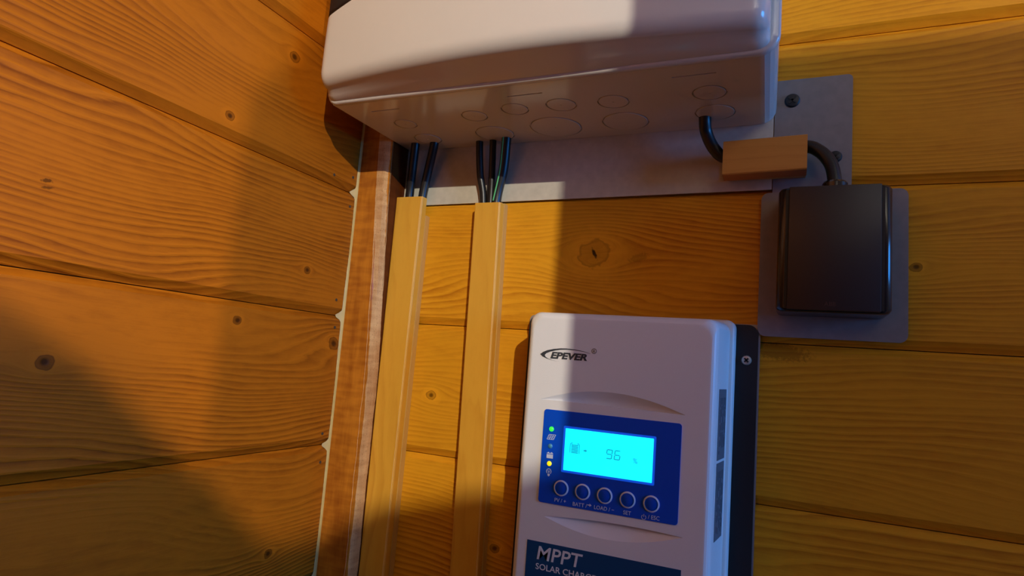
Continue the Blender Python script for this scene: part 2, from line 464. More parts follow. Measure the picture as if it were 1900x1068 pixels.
# added unseen screen, its top shaped to shade the lower left corner
bm = bmesh.new()
tops = [(.12, .53), (.85, .502), (.90, .487), (.932, .473), (.954, .460), (.970, .463), (1.0, .485), (1.05, .499), (1.12, .53), (1.20, .57), (1.29, .630), (1.328, .612), (1.354, .602), (1.42, .60), (1.60, .62)]
out = [(tops[0][0], ZF)] + tops + [(tops[-1][0], ZF)]
st(finish('added_shadow_screen', loft([[(x, yy, z) for x, z in out] for yy in (-1.43, -1.37)]), M_room, smooth=False))

# ------------------------------------------------------------------ corner batten
BW, BD, CH = .0385, .033, .0125
zb0, zb1 = ZF, ZC
bt = st(thing('trim_1', (BW / 2, -BD / 2, zb0), None, None))
WAN = [(ZF, .0348, -.018), (-.19, .0348, -.0180), (-.01, .0340, -.0175), (.10, .0295, -.0250), (.176, .0243, -.0298), (.26, .0215, -.0310), (ZC, .0215, -.031)]
BR_ = .0355
def wane(z):
    for a_, c_ in zip(WAN, WAN[1:]):
        if a_[0] <= z <= c_[0]:
            s_ = (z - a_[0]) / (c_[0] - a_[0]); return a_[1] + (c_[1] - a_[1]) * s_, a_[2] + (c_[2] - a_[2]) * s_
zz = [ZF, -.45] + [-.42 + .01 * i for i in range(91)] + [.55, ZC]
bm = loft([[(0.0004, -.0002, z), (.0004, -BD, z), (wane(z)[0], -BD, z), (BR_, wane(z)[1], z), (BR_, -.0002, z)] for z in zz])
finish('batten', bm, M_batten, bt, smooth=False)
# the sawn corner: rough raw strip following the wandering wane
bm = bmesh.new(); N = 330; va = []
wob = [random.uniform(-1, 1) for _ in range(N + 8)]
for i in range(N + 1):
    z = -.36 + (.45 + .36) * i / N
    xa_, yb_ = wane(z)
    j1 = sum(wob[i:i + 6]) / 6 * .0011; j2 = sum(wob[i + 2:i + 8]) / 6 * .0012
    a = (xa_ - .0012 + j1, -BD - .0004); c = (BR_ + .0004, yb_ + .0010 + j2)
    m_ = ((xa_ + BR_) / 2 + .0012, (yb_ - BD) / 2 - .0012)
    va.append([bm.verts.new((q[0], q[1], z)) for q in (a, m_, c)])
for a, c in zip(va, va[1:]):
    for i in range(2): bm.faces.new((a[i], a[i + 1], c[i + 1], c[i]))
finish('sawn_edge', bm, M_raw, bt)
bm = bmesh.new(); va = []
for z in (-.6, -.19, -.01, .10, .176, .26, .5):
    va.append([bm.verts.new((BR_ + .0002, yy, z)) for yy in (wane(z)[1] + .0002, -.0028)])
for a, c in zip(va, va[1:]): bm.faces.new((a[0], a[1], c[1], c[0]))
finish('dark_side_strip', bm, M_bside, bt)  # thin darker strip laid over the batten's right side
# cream sealant bead between left wall and batten, swelling into each groove
bm = bmesh.new(); va = []; N = 420
for i in range(N + 1):
    z = -.42 + .92 * i / N
    g = min(abs(z - (.2857 - k * PITCHW)) for k in range(-2, 7))
    wd = .0012 + .0008 * math.sin(z * 37) * math.sin(z * 11 + 1) + random.uniform(-.00015, .00015)
    blob = math.exp(-(g / .0032) ** 2)
    y1 = -BD - max(.0005, wd) - .0052 * blob
    x1 = .0016
    va.append([bm.verts.new(q) for q in ((.0003 - .0034 * blob, y1, z), (.0006 - .0018 * blob, (y1 - BD) / 2 - .0002, z), (x1, -BD - .0003, z), (.0034, -BD + .0003, z))])
for a, c in zip(va, va[1:]):
    for i in range(3): bm.faces.new((a[i], a[i + 1], c[i + 1], c[i]))
finish('sealant_bead', bm, M_caulk, bt)

# ------------------------------------------------------------------ steel mounting plates
def plate(name, pts, y0, y1, label, mat=None):
    xs = [p[0] for p in pts]; zs = [p[1] for p in pts]
    t_ = finish(name, plate_bm(pts, y0, y1), mat or M_steel, None, sharp=40)
    return tag(t_, label, 'metal plate')
zl1, zr1 = at(800, 381).z, at(1430, 353).z
xe = at(1435, 300).x
pl1 = plate('mounting_plate', [(.030, zl1 - .0005), (xe - .0006, zr1), (xe - .0006, .42), (.030, .42)], -.0006, -.0024,
            'long galvanised steel plate on the wall beneath the white enclosure')
a = at(1583, 137, -.002)
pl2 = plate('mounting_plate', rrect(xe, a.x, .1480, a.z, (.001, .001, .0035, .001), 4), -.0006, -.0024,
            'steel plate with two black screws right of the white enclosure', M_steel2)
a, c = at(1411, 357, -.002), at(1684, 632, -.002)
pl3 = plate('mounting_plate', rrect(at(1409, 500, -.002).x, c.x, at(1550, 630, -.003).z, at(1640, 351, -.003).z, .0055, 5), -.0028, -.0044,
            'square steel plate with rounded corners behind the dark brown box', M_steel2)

def screw(px, py, y, r, mat, label, cat='screw', parent=None):
    q = at(px, py, y)
    rt = thing('screw', (q.x, y, q.z), label, cat)
    finish('screw_head', lathe_bm([(r, 0), (r, -.0006), (r * .86, -.0016), (r * .5, -.0021), (.0001, -.0022)], (q.x, y, q.z)), mat, rt)
    bm = bmesh.new()
    for ang in (40, 130):
        b2 = bmesh.new(); box_bm(-r * .62, r * .62, -.0026, -.0012, -r * .14, r * .14, bm=b2)
        bmesh.ops.rotate(b2, verts=b2.verts, matrix=Matrix.Rotation(math.radians(ang), 3, 'Y'))
        bmesh.ops.translate(b2, verts=b2.verts, vec=(q.x, y, q.z))
        me = bpy.data.meshes.new('t'); b2.to_mesh(me); b2.free(); bm.from_mesh(me); bpy.data.meshes.remove(me)
    finish('cross_recess', bm, M_screw, rt, smooth=False)
    return rt
screw(1470, 187, -.0024, .0056, M_screw, 'black screw in the steel plate level with the knockouts of the enclosure')
screw(1550, 291, -.0024, .0046, M_screw, 'black screw half hidden behind the black cable above the brown box')

# ------------------------------------------------------------------ distribution enclosure
EX0, EX1, EZ, ET = .0345, .3832, .2153, .50
RY = -.1225
en = thing('distribution_enclosure', ((EX0 + EX1) / 2, -.0026, EZ),
           'large white wall enclosure with smoked door, cables leaving its knockout underside', 'enclosure')
# base tray (drafted slightly towards the wall)
def sect(x0, x1, y, z0, r=(.003, .012, .004, .004)): return [(x, y, z) for x, z in rrect(x0, x1, z0, ET, r, 5)]
bm = loft([sect(EX0 + .0015, EX1 - .004, -.0027, EZ + .0006), sect(EX0, EX1 - .0005, RY + .004, EZ)])
tray = finish('base_tray', bm, M_white, en, sharp=25)
KO = dict(a=((728, 227.6), (777.4, 233.6)), b=((765.4, 255.4), (823, 261.4)), c=((853.8, 213.4), (907, 217.9)), d=((880, 246.4), (957, 250.9)),
          e=((928, 201.4), (982.7, 204.6)), f=((1012.7, 195), (1070.3, 195)), g=((982, 235.3), (1081.6, 238.3)), h=((1108.5, 189.7), (1167.7, 188.9)),
          i=((1117.5, 227), (1204.4, 225.6)), j=((1284.7, 175), (1349, 170.4)), k=((1290, 211.6), (1364.8, 207)))
cutters = []; discs = []
Lorg = en.location
for kname, (l_, r_) in KO.items():
    A, B = atz(*l_, EZ), atz(*r_, EZ)
    cx, cy, rad = (A.x + B.x) / 2, (A.y + B.y) / 2, (B.x - A.x) / 2 + .0004
    cutters.append(lathe_bm([(rad, -.004), (rad, .0016)], (cx - Lorg.x, cy - Lorg.y, EZ - Lorg.z), 'Z', 40))
    discs.append((cx, cy, rad))
for (p_, q_) in (((690, 208), (740, 201)), ((941, 179.5), (1006, 172.4)), ((1246.5, 143.8), (1329, 135.2))):
    A, B = atz(*p_, EZ), atz(*q_, EZ); yy = (A.y + B.y) / 2
    cutters.append(box_bm(A.x - Lorg.x, B.x - Lorg.x, yy - .0007 - Lorg.y, yy + .0007 - Lorg.y, -.004, .002))
cut(tray, cutters)
for (cx, cy, rad) in discs:
    finish('knockout', lathe_bm([(rad - .0011, .0017), (rad - .0011, .0003), (rad - .0014, .0001), (.0008, .0001), (.0004, .0004)], (cx, cy, EZ), 'Z', 40), M_white, en, smooth=False)
# front cover: rim + bulging face
def arc(x):   # 0 at the ends, 1 in the middle
    s = (x - (EX0 + EX1) / 2) / ((EX1 - EX0) / 2); return max(0., 1 - s * s)
bm = loft([[(x, RY + .0042, z) for x, z in rrect(EX0 - .0003, EX1 - .0002, EZ - .0004, ET, (.009, .012, .009, .009), 6)],
           [(x, RY + .0020, z) for x, z in rrect(EX0 - .0010, EX1 + .0004, EZ - .0012, ET, (.009, .012, .009, .009), 6)],
           [(x, RY - .0006, z) for x, z in rrect(EX0 - .0010, EX1 + .0004, EZ - .0011, ET, (.009, .012, .009, .009), 6)],
           [(x, RY - .0020, z) for x, z in rrect(EX0 + .0003, EX1 - .0012, EZ + .0003, ET, (.008, .011, .008, .008), 6)],
           [(x, RY - .0022, z) for x, z in rrect(EX0 + .006, EX1 - .008, EZ + .006, ET, .006, 6)]])
finish('cover_rim', bm, M_white, en, sharp=50)
BX0, BX1, BZ = .0352, .3776, .2180
FY = -.1415
DRZ = lambda x: .2800 + .0205 * (1 - (1 - min(1, (x - BX0) / .12)) ** 2) if x < .2 else .2800 + .0205 * (1 - (1 - min(1, (BX1 - x) / .12)) ** 2)
# face as a grid: columns along x, profile points round the lower edge
prof = []                      # (fraction of depth from rim to front, z offset from BZ)
NX = 72; cols = []
for i in range(NX + 1):
    s = i / NX
    s = .5 - .5 * math.cos(math.pi * s)
    x = BX0 + (BX1 - BX0) * s
    e = min(x - BX0, BX1 - x)
    ce = max(0., 1 - e / .009); cr = 1 - math.sqrt(max(0, 1 - ce * ce))      # side rounding
    yf = FY - .0165 * arc(x) + .0085 * cr
    rr = .011
    col_ = [(x, RY - .0012, EZ + .0008 + .006 * cr), (x, RY - .0035, EZ + .0013 + .006 * cr), (x, (RY + yf) / 2 + .003, BZ + .006 * cr + .0010)]
    zc = BZ + .005 + .006 * cr
    for k in range(9):
        a_ = math.radians(90 * k / 8)
        col_.append((x, yf + rr * (1 - math.sin(a_)) * .9, zc + rr * (1 - math.cos(a_))))
    zt = DRZ(x)
    for k in range(1, 7):
        z = zc + rr + (zt - zc - rr) * k / 6
        col_.append((x, yf + .0008 * (k / 6) ** 2, z))
    col_.append((x, yf + .005, zt + .0004))
    cols.append(col_)
bm = bmesh.new(); vs = [[bm.verts.new(q) for q in c_] for c_ in cols]
for a_, b_ in zip(vs, vs[1:]):
    for i in range(len(a_) - 1): bm.faces.new((a_[i], b_[i], b_[i + 1], a_[i + 1]))
for side in (vs[0], vs[-1]):   # cheeks
    back = [bm.verts.new((v.co.x, RY - .002, v.co.z)) for v in side]
    for i in range(len(side) - 1):
        try: bm.faces.new((side[i], side[i + 1], back[i + 1], back[i]))
        except ValueError: pass
bmesh.ops.remove_doubles(bm, verts=bm.verts, dist=1e-6)
finish('cover_face', bm, M_white, en, sharp=60)
# smoked door above the arched lower cover
bm = bmesh.new(); vs = []
for i in range(41):
    x = BX0 + .0008 + (BX1 - BX0 - .0016) * i / 40
    yf = FY - .0165 * arc(x) + .0022 + (.003 if i in (0, 40) else 0)
    zt = DRZ(x) + .0012
    vs.append([bm.verts.new(q) for q in ((x, RY - .002, zt), (x, yf + .0015, zt), (x, yf, zt + .002), (x, yf, ET - .05), (x, RY - .002, ET - .05))])
for a_, b_ in zip(vs, vs[1:]):
    for i in range(4): bm.faces.new((a_[i], b_[i], b_[i + 1], a_[i + 1]))
bm.faces.new(vs[0]); bm.faces.new(vs[-1])
finish('smoked_door', bm, M_smoke, en, sharp=40)

# ------------------------------------------------------------------ vertical trunking
TY = -.0158
def trunking(tl, tr, bl, br, basetop_px, label):
    """front corners given as pixels on the front plane; extended downwards"""
    A, B, C_, D_ = at(*tl, TY), at(*tr, TY), at(*bl, TY), at(*br, TY)
    zt = (A.z + B.z) / 2
    zb = -.34
    def ext(p_, q_, z): return p_.x + (q_.x - p_.x) * (z - p_.z) / (q_.z - p_.z)
    rt = thing('cable_trunking', ((ext(A, C_, zb) + ext(B, D_, zb)) / 2, -.0002, zb), label, 'cable trunking', 'vertical trunking runs')
    wt = .0013
    def ring(z):
        l, r = ext(A, C_, z), ext(B, D_, z); e = .0009
        yb = -.0075
        return [(l, yb, z), (l, TY + e, z), (l + e * .3, TY + e * .3, z), (l + e, TY, z), (r - e, TY, z), (r - e * .3, TY + e * .3, z), (r, TY + e, z),
                (r, yb, z), (r - wt, yb, z), (r - wt, TY + wt, z), (l + wt, TY + wt, z), (l + wt, yb, z)]
    zs = [zb, zt - .02, zt]
    finish('trunking_cover', loft([ring(z) for z in zs]), M_trunk, rt, smooth=False)
    rb = random.Random(3); va = []; bm = bmesh.new()
    for i in range(61):
        z = zb + (zt - zb) * i / 60; r = ext(B, D_, z); wv = .00035 + rb.uniform(-.00012, .00016)
        va.append([bm.verts.new(q) for q in ((r - .0009 - wv, TY - .00006, z), (r - .00045, TY + .00018, z), (r + .00006, TY + .0009 + wv * .3, z))])
    for a_, c_ in zip(va, va[1:]):
        for i in range(2): bm.faces.new((a_[i], a_[i + 1], c_[i + 1], c_[i]))
    finish('worn_edge', bm, M_wear, rt)
    z1 = basetop_px
    def ring2(z):
        l, r = ext(A, C_, z) - .0007, ext(B, D_, z) + .0007
        return [(l, -.0002, z), (l, -.0072, z), (l + .0016, -.0072, z), (l + .0016, -.0105, z), (l + .003, -.0105, z), (l + .003, -.0018, z),
                (r - .003, -.0018, z), (r - .003, -.0105, z), (r - .0016, -.0105, z), (r - .0016, -.0072, z), (r, -.0072, z), (r, -.0002, z)]
    finish('trunking_base', loft([ring2(z) for z in (zb, z1)]), M_base, rt, smooth=False)
    return rt, A, B
t1, A1, B1 = trunking((736, 366), (784, 364), (664, 1068), (711, 1068), at(796, 399, -.008).z, 'vertical wood-effect trunking beside the corner batten, fed by two cables')
t2, A2, B2 = trunking((881, 377), (928, 374), (838, 1000), (889.5, 1000), at(930, 377, -.008).z, 'vertical wood-effect trunking next to the charge controller, fed by three cables')

# ------------------------------------------------------------------ cables
def cable(pts, r, label, stripe=None):
    c0 = Vector(pts[0])
    bm, path = tube_bm(pts, r)
    o = finish('cable', bm, M_black, None, sharp=60)
    tag(o, label, 'cable', 'black cables of the enclosure')
    if stripe:
        off = Vector(stripe).normalized() * (r * 1.0)
        s_, _ = tube_bm([Vector(q) + off for q in pts[:-1]], .0007, 8)
        finish('green_stripe', s_, M_green, o)
    return o
def cpath(top, mids, end):
    P0 = atz(*top, EZ)
    pts = [P0 + Vector((0, 0, .018)), P0]
    for px, py, y in mids: pts.append(at(px, py, y))
    e = at(*end); pts += [e, e + Vector((0, 0.0005, -.05))]
    return pts
cable(cpath((771, 268), [(766, 310, -.0155)], (760, 364, -.0085)), .0042, 'black cable entering the left trunking nearest the corner batten')
cable(cpath((806, 266), [(795, 315, -.0115)], (783, 372, -.0078)), .0043, 'black cable slanting into the right-hand side of the left trunking')
cable(cpath((890, 264), [(891, 320, -.0105)], (897, 374, -.0078)), .0034, 'leftmost of three black cables entering the right trunking')
cable(cpath((915, 261), [(913, 320, -.0100)], (910, 374, -.0072)), .0032, 'middle of three black cables entering the right trunking')
cable(cpath((940, 257), [(934, 315, -.0115)], (921, 374, -.0080)), .0044, 'black cable with a green stripe entering the right trunking', stripe=(-.35, -1, 0))

# short horizontal trunking piece with a cable bending through it
HY = -.0260
a, b_ = at(1341, 262, HY), at(1498, 248, HY)
c, d_ = at(1498, 313, HY), at(1341, 324, HY)
hx0, hx1 = (a.x + d_.x) / 2, (b_.x + c.x) / 2
hz1l, hz1r, hz0l, hz0r = a.z, b_.z, d_.z, c.z
ht = thing('short_trunking', ((hx0 + hx1) / 2, -.0025, hz0l), 'short horizontal wood-effect trunking offcut over the cable below the enclosure', 'cable trunking')
def hring(x):
    s = (x - hx0) / (hx1 - hx0); zt = hz1l + (hz1r - hz1l) * s; zb = hz0l + (hz0r - hz0l) * s
    wt = .0014; e = .0008
    return [(x, -.0095, zt), (x, HY + e, zt), (x, HY, zt - e), (x, HY, zb + e), (x, HY + e, zb), (x, -.0095, zb),
            (x, -.0095, zb + wt), (x, HY + wt, zb + wt), (x, HY + wt, zt - wt), (x, -.0095, zt - wt)]
finish('trunking_cover', loft([hring(hx0), hring(hx1)]), M_trunk_s, ht, smooth=False)
bm = box_bm(hx0 + .002, hx1 - .0005, -.0045, -.0026, hz0l + .002, hz1l - .002)
box_bm(hx0 + .002, hx1 - .0005, -.014, -.0045, hz0l + .002, hz0l + .0034, bm=bm); box_bm(hx0 + .002, hx1 - .0005, -.014, -.0045, hz1l - .0034, hz1l - .002, bm=bm)
finish('trunking_base', bm, M_base, ht, smooth=False)
P0 = atz(1308, 219, EZ)
cable([P0 + Vector((0, 0, .02)), P0, at(1311, 247, -.021), at(1326, 277, -.0175), at(1350, 292, -.0155), at(1420, 284, -.0150), at(1490, 272, -.0150),
       at(1520, 280, -.0165), at(1541, 303, -.0185), at(1548, 330, -.0210), at(1549, 352, -.0225)], .0048,
      'thick black cable looping from the enclosure through the short trunking to the brown box')

# ------------------------------------------------------------------ brown junction box
jx0, jx1, jz0, jz1, JY = .3832, .4548, .0632, .1527, -.0405
jb = thing('junction_box', ((jx0 + jx1) / 2, -.0045, jz0), 'dark brown plastic junction box mounted on the square steel plate', 'junction box')
# body: rounded in plan, small round on top and bottom
def plan(ins):
    r = .0052; x0, x1, yf, yb = jx0 + ins, jx1 - ins, JY + .0012 + ins * .5, -.0046
    pts = [(x0, yb)]
    for i in range(9):
        a_ = math.radians(180 + 90 * i / 8); pts.append((x0 + r + r * math.cos(a_), yf + r + r * math.sin(a_)))
    for i in range(9):
        a_ = math.radians(270 + 90 * i / 8); pts.append((x1 - r + r * math.cos(a_), yf + r + r * math.sin(a_)))
    pts.append((x1, yb)); return pts
rings = []
for z, ins in ((jz0, .0035), (jz0 + .0008, .0014), (jz0 + .003, 0), (jz1 - .003, 0), (jz1 - .0008, .0014), (jz1, .0035)):
    rings.append([(x, y, z) for x, y in plan(ins)])
finish('box_body', loft(rings), M_boxs, jb, sharp=40)
lx0, lx1 = at(1463, 430, JY).x, at(1636, 430, JY).x
finish('lid', box_bm(lx0, lx1, JY - .0010, JY + .008, jz0 + .0012, jz1 - .0004, .0006, 2), M_box, jb)
for x in (lx0 - .0011, lx1 + .0011):
    finish('lid_groove', box_bm(x - .0010, x + .0010, JY + .0008, JY + .006, jz0 + .002, jz1 - .002), M_screw, jb, smooth=False)
q0 = at(1529, 567, JY - .001)
text_obj('embossed_mark', 'ABB', M_mark, jb, (q0.x, q0.z), (1, 0), (0, 1), .0030, JY - .0010, bold=.02)
g = at(1549, 342, -.022)
finish('cable_gland', lathe_bm([(.0084, -.004), (.0084, .0058), (.0074, .0072), (.0054, .0076)], (g.x, -.0225, jz1), 'Z', 24), M_boxs, jb)

# ------------------------------------------------------------------ charge controller
CY = -.0630                                  # front plane
cx0, cx1, cz0, cz1 = .2072, .3468, -.196, .0530
ct = thing('charge_controller', ((cx0 + cx1) / 2, -.0005, cz0), 'white solar charge controller with a lit cyan display on the wall', 'charge controller')
fr = at(1405, 700, -.004).x
fl = cx0 + cx1 - fr
finish('back_plate', plate_bm(rrect(fl - .0010, fr + .0012, cz0 - .004, at(1380, 601, -.003).z, .004, 5), -.0005, -.0022), M_alu, ct)
finish('flange', plate_bm(rrect(fl, fr, cz0 - .004, at(1380, 602, -.005).z, .0075, 6), -.0022, -.0050), M_flange, ct)
q = at(1385, 668, -.005); r = .0037
scr = finish('screw', lathe_bm([(r, 0), (r, -.0005), (r * .85, -.0014), (r * .5, -.0018), (.0001, -.0019)], (q.x, -.005, q.z)), M_brass, ct)
bm = bmesh.new()
for ang in (45, 135):
    b2 = bmesh.new(); box_bm(-r * .55, r * .55, -.0024, -.0012, -r * .17, r * .17, bm=b2)
    bmesh.ops.rotate(b2, verts=b2.verts, matrix=Matrix.Rotation(math.radians(ang), 3, 'Y'))
    bmesh.ops.translate(b2, verts=b2.verts, vec=(q.x, -.005, q.z))
    me = bpy.data.meshes.new('t'); b2.to_mesh(me); b2.free(); bm.from_mesh(me); bpy.data.meshes.remove(me)
finish('cross_recess', bm, M_screw, scr, smooth=False)
def cring(ins_x, ins_t, y, r): return [(x, y, z) for x, z in rrect(cx0 + ins_x, cx1 - ins_x, cz0 + ins_t, cz1 - ins_t, r, 6)]
finish('housing_rim', loft([cring(-.0085, -.0042, -.0050, .006), cring(-.0082, -.0040, -.0175, .006), cring(-.0070, -.0030, -.0190, .006), cring(-.0040, -.0010, -.0190, .006)]), M_ctrl, ct, sharp=50)
# housing: drafted sides and a rolled front edge
rings = [cring(-.0052, -.0022, -.0180, .0085), cring(-.0014, -.0006, -.0555, .0085)]
rf = .0062
for k in range(1, 7):
    a_ = math.radians(90 * k / 6)
    i_ = rf * (1 - math.cos(a_)); rings.append(cring(-.0014 + i_ * .9, -.0006 + i_, -.0565 - (abs(CY) - .0565) * math.sin(a_), .0085))
bm = loft(rings)
hs = finish('housing', bm, M_ctrl, ct, sharp=20)
# scooped crescents above and below the display
def crescent(l, arcpts, r, linepts, depth, flip):
    L_ = at(*l, CY); R_ = at(*r, CY)
    xs = [L_.x + (R_.x - L_.x) * i / 28 for i in range(29)]
    def interp(ps, x):
        P = [at(px, py, CY) for px, py in ps]
        # quadratic / linear Lagrange through points
        s = 0
        for i, a_ in enumerate(P):
            t_ = a_.z
            for j, b2 in enumerate(P):
                if i != j: t_ *= (x - b2.x) / (a_.x - b2.x)
            s += t_
        return s
    bm = bmesh.new(); rows = []
    O = ct.location
    for i, x in enumerate(xs):
        za, zl_ = interp([l] + arcpts + [r], x), interp([l] + linepts + [r], x)
        if i in (0, 28): za = zl_ + (.00025 if not flip else -.00025)
        m_ = abs(za - zl_) / .011
        rows.append([bm.verts.new((x - O.x, y - O.y, z - O.z)) for y, z in ((CY - .004, za), (CY - .00003, za), (CY + depth * min(1, m_ + .03), zl_), (CY - .004, zl_))])
    for a_, b2 in zip(rows, rows[1:]):
        for i in range(4): bm.faces.new((a_[i], b2[i], b2[(i + 1) % 4], a_[(i + 1) % 4]))
    bm.faces.new(rows[0]); bm.faces.new(rows[-1])
    return bm
cut(hs, [crescent((1003, 740), [(1118, 726.5)], (1271, 770), [(1100, 750)], .0055, False),
         crescent((1010, 957), [(1140, 1003)], (1266, 997), [(1120, 968)], .0045, True)])

# display panel
PY = CY - .0006
def q2(px, py, y=PY): v = at(px, py, y); return (v.x, v.z)
c4 = [q2(998.3, 928.5), q2(1258, 976.4), q2(1264.4, 786.8), q2(1010.4, 757)]
px0, px1 = (c4[0][0] + c4[3][0]) / 2, (c4[1][0] + c4[2][0]) / 2
pz0, pz1 = (c4[0][1] + c4[1][1]) / 2, (c4[2][1] + c4[3][1]) / 2
dp = finish('display_panel', plate_bm(rrect(px0, px1, pz0, pz1, .0022, 5), CY + .0002, PY), M_panel, ct)
l4 = [q2(1045.5, 870.4), q2(1209.9, 896.8), q2(1213, 814.4), q2(1049.5, 792.7)]
sx0, sx1 = (l4[0][0] + l4[3][0]) / 2, (l4[1][0] + l4[2][0]) / 2
sz0, sz1 = (l4[0][1] + l4[1][1]) / 2, (l4[2][1] + l4[3][1]) / 2
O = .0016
finish('lcd_glow_rim', plate_bm(rrect(sx0 - O, sx1 + O, sz0 - O, sz1 + O, .0008, 3), PY, PY - .0001), M_lcdglow, dp)  # glowing rim added round the screen to paint its bloom
ds = finish('lcd_screen', plate_bm(rrect(sx0, sx1, sz0, sz1, .0004, 2), PY - .0001, PY - .0002), M_lcd, ct)
SY = PY - .00022
def bars(name, rects, mat, parent, y, d=.00012, shear=0., base=0.):
    bm = bmesh.new()
    for (x0, x1, z0, z1) in rects:
        vs = [(x0 + shear * (z0 - base), z0), (x1 + shear * (z0 - base), z0), (x1 + shear * (z1 - base), z1), (x0 + shear * (z1 - base), z1)]
        loft([[(x, y, z) for x, z in vs], [(x, y - d, z) for x, z in vs]], True, bm)
    return finish(name, bm, mat, parent, smooth=False)
def L2(cx, cy):     # pixel of the display crop -> x,z on the screen
    return q2(980 + cx * .2341, 740 + cy * .2341, SY)
def seven(ch, x, z, wd, h, t_):
    seg = {'9': 'abcfgd', '6': 'afgedc'}[ch]
    Rr = dict(a=(x + t_, x + wd - t_, z + h - t_, z + h), d=(x + t_, x + wd - t_, z, z + t_), g=(x + t_, x + wd - t_, z + h / 2 - t_ / 2, z + h / 2 + t_ / 2),
              f=(x, x + t_, z + h / 2 + t_ * .4, z + h - t_ * .4), b=(x + wd - t_, x + wd, z + h / 2 + t_ * .4, z + h - t_ * .4),
              e=(x, x + t_, z + t_ * .4, z + h / 2 - t_ * .4), c=(x + wd - t_, x + wd, z + t_ * .4, z + h / 2 - t_ * .4))
    return [Rr[s_] for s_ in seg]
xa, za = L2(612, 472); xb, zb = L2(676, 482); xh, zh = L2(620, 395)
hgt = zh - za
rects = seven('9', xa, za, .0046, hgt, .0007) + seven('6', xb, za, .0046, hgt, .0007)
bars('digit', rects, M_seg, ds, SY, shear=.10, base=za)
xp, zp = L2(828, 508)
text_obj('percent_sign', '%', M_seg, ds, (xp, zp), (1, 0), (0, 1), .0038, SY)
xi, zi = L2(328, 425); xj, zj = L2(410, 365)
rects = [(xi, xi + .0004, zi, zj), (xj - .0004, xj, zi, zj), (xi, xi + .0018, zj, zj + .0004), (xj - .0018, xj, zj, zj + .0004),
         (xi + .0010, xi + .0018, zj + .0006, zj + .0013), (xj - .0018, xj - .0010, zj + .0006, zj + .0013)]
n_ = 6
for k in range(n_):
    z = zi + (zj - zi) * (k + .15) / n_; rects.append((xi + .0012, xj - .0012, z, z + (zj - zi) / n_ * .62))
bars('battery_symbol', rects, M_seg, ds, SY)
xr, zr = L2(440, 408)
bm = bmesh.new()
arr = [(0, .0005), (.0013, .0005), (.0013, .0011), (.0026, 0), (.0013, -.0011), (.0013, -.0005), (0, -.0005)]
loft([[(xr + a_, SY - dd, zr + b2) for a_, b2 in arr] for dd in (0, .0001)], True, bm)
finish('arrow_symbol', bm, M_seg, ds, smooth=False)
# leds and icons
for (px, py), m_, lb in (((186, 237), M_ledg, 'lit green indicator'), ((176, 372), M_ledo, 'unlit indicator'), ((168, 510), M_ledy, 'lit amber indicator')):
    x, z = q2(980 + px * .2341, 740 + py * .2341)
    o = finish('indicator_led', lathe_bm([(.0018, 0), (.0018, -.0003), (.0014, -.0008), (.0007, -.0011), (.0001, -.0012)], (x, PY, z), 'Y', 18), m_, dp)
    o['label'] = lb
YI = PY - .00005
def icx(cx, cy): return q2(980 + cx * .2341, 740 + cy * .2341, PY)
x, z = icx(184, 300); w_, h_ = .0052, .0036
rects = []
for k in range(4):
    zz = z - h_ / 2 + h_ * k / 3; rects.append((x - w_ / 2, x + w_ / 2, zz - .00018, zz + .00018))
for k in range(4):
    xx = x - w_ / 2 + w_ * k / 3; rects.append((xx - .00018, xx + .00018, z - h_ / 2, z + h_ / 2))
bars('panel_icon', rects, M_print, dp, YI, shear=.45, base=z)
x, z = icx(172, 446); w_, h_ = .0050, .0036
bars('battery_icon', [(x - w_ / 2, x + w_ / 2, z - h_ / 2 - .0003, z + h_ / 2 - .0010), (x - w_ / 2, x + w_ / 2, z + h_ / 2 - .0005, z + h_ / 2),
                      (x - w_ * .36, x - w_ * .14, z + h_ / 2, z + h_ / 2 + .0006), (x + w_ * .14, x + w_ * .36, z + h_ / 2, z + h_ / 2 + .0006)], M_print, dp, YI)
x, z = icx(164, 572)
bm = bmesh.new(); n_ = 22; ro, ri = .0021, .0016; va = []
for k in range(n_ + 1):
    a_ = math.radians(-50 + 280 * k / n_)
    va.append([bm.verts.new((x + rr * math.cos(a_), YI - .00012, z + rr * math.sin(a_))) for rr in (ro, ri)])
for a_, b2 in zip(va, va[1:]): bm.faces.new((a_[0], b2[0], b2[1], a_[1]))
for (x0, x1, z0, z1) in ((-.0009, .0009, -.0030, -.0018), (-.0005, .0005, -.0035, -.0030), (-.00018, .00018, -.0014, .0004), (-.0011, .0011, .0002, .0005), (-.0007, .0007, -.0006, -.0003)):
    loft([[(x + a_, YI - d_, z + b2) for a_, b2 in ((x0, z0), (x1, z0), (x1, z1), (x0, z1))] for d_ in (0, .00012)], True, bm)
finish('bulb_icon', bm, M_print, dp, smooth=False)
# push buttons
for (bx, by) in ((262, 705), (432, 735), (607, 765), (788, 798), (977, 830)):
    x, z = icx(bx, by)
    bt_ = finish('push_button', lathe_bm([(.0049, 0), (.0049, -.0004), (.0044, -.0007), (.0001, -.0006)], (x, PY, z), 'Y', 30), M_panel, ct)
    finish('button_ring', lathe_bm([(.0057, 0), (.0057, -.0005), (.0047, -.0009), (.0047, -.0001)], (x, PY, z), 'Y', 32), M_print, bt_)
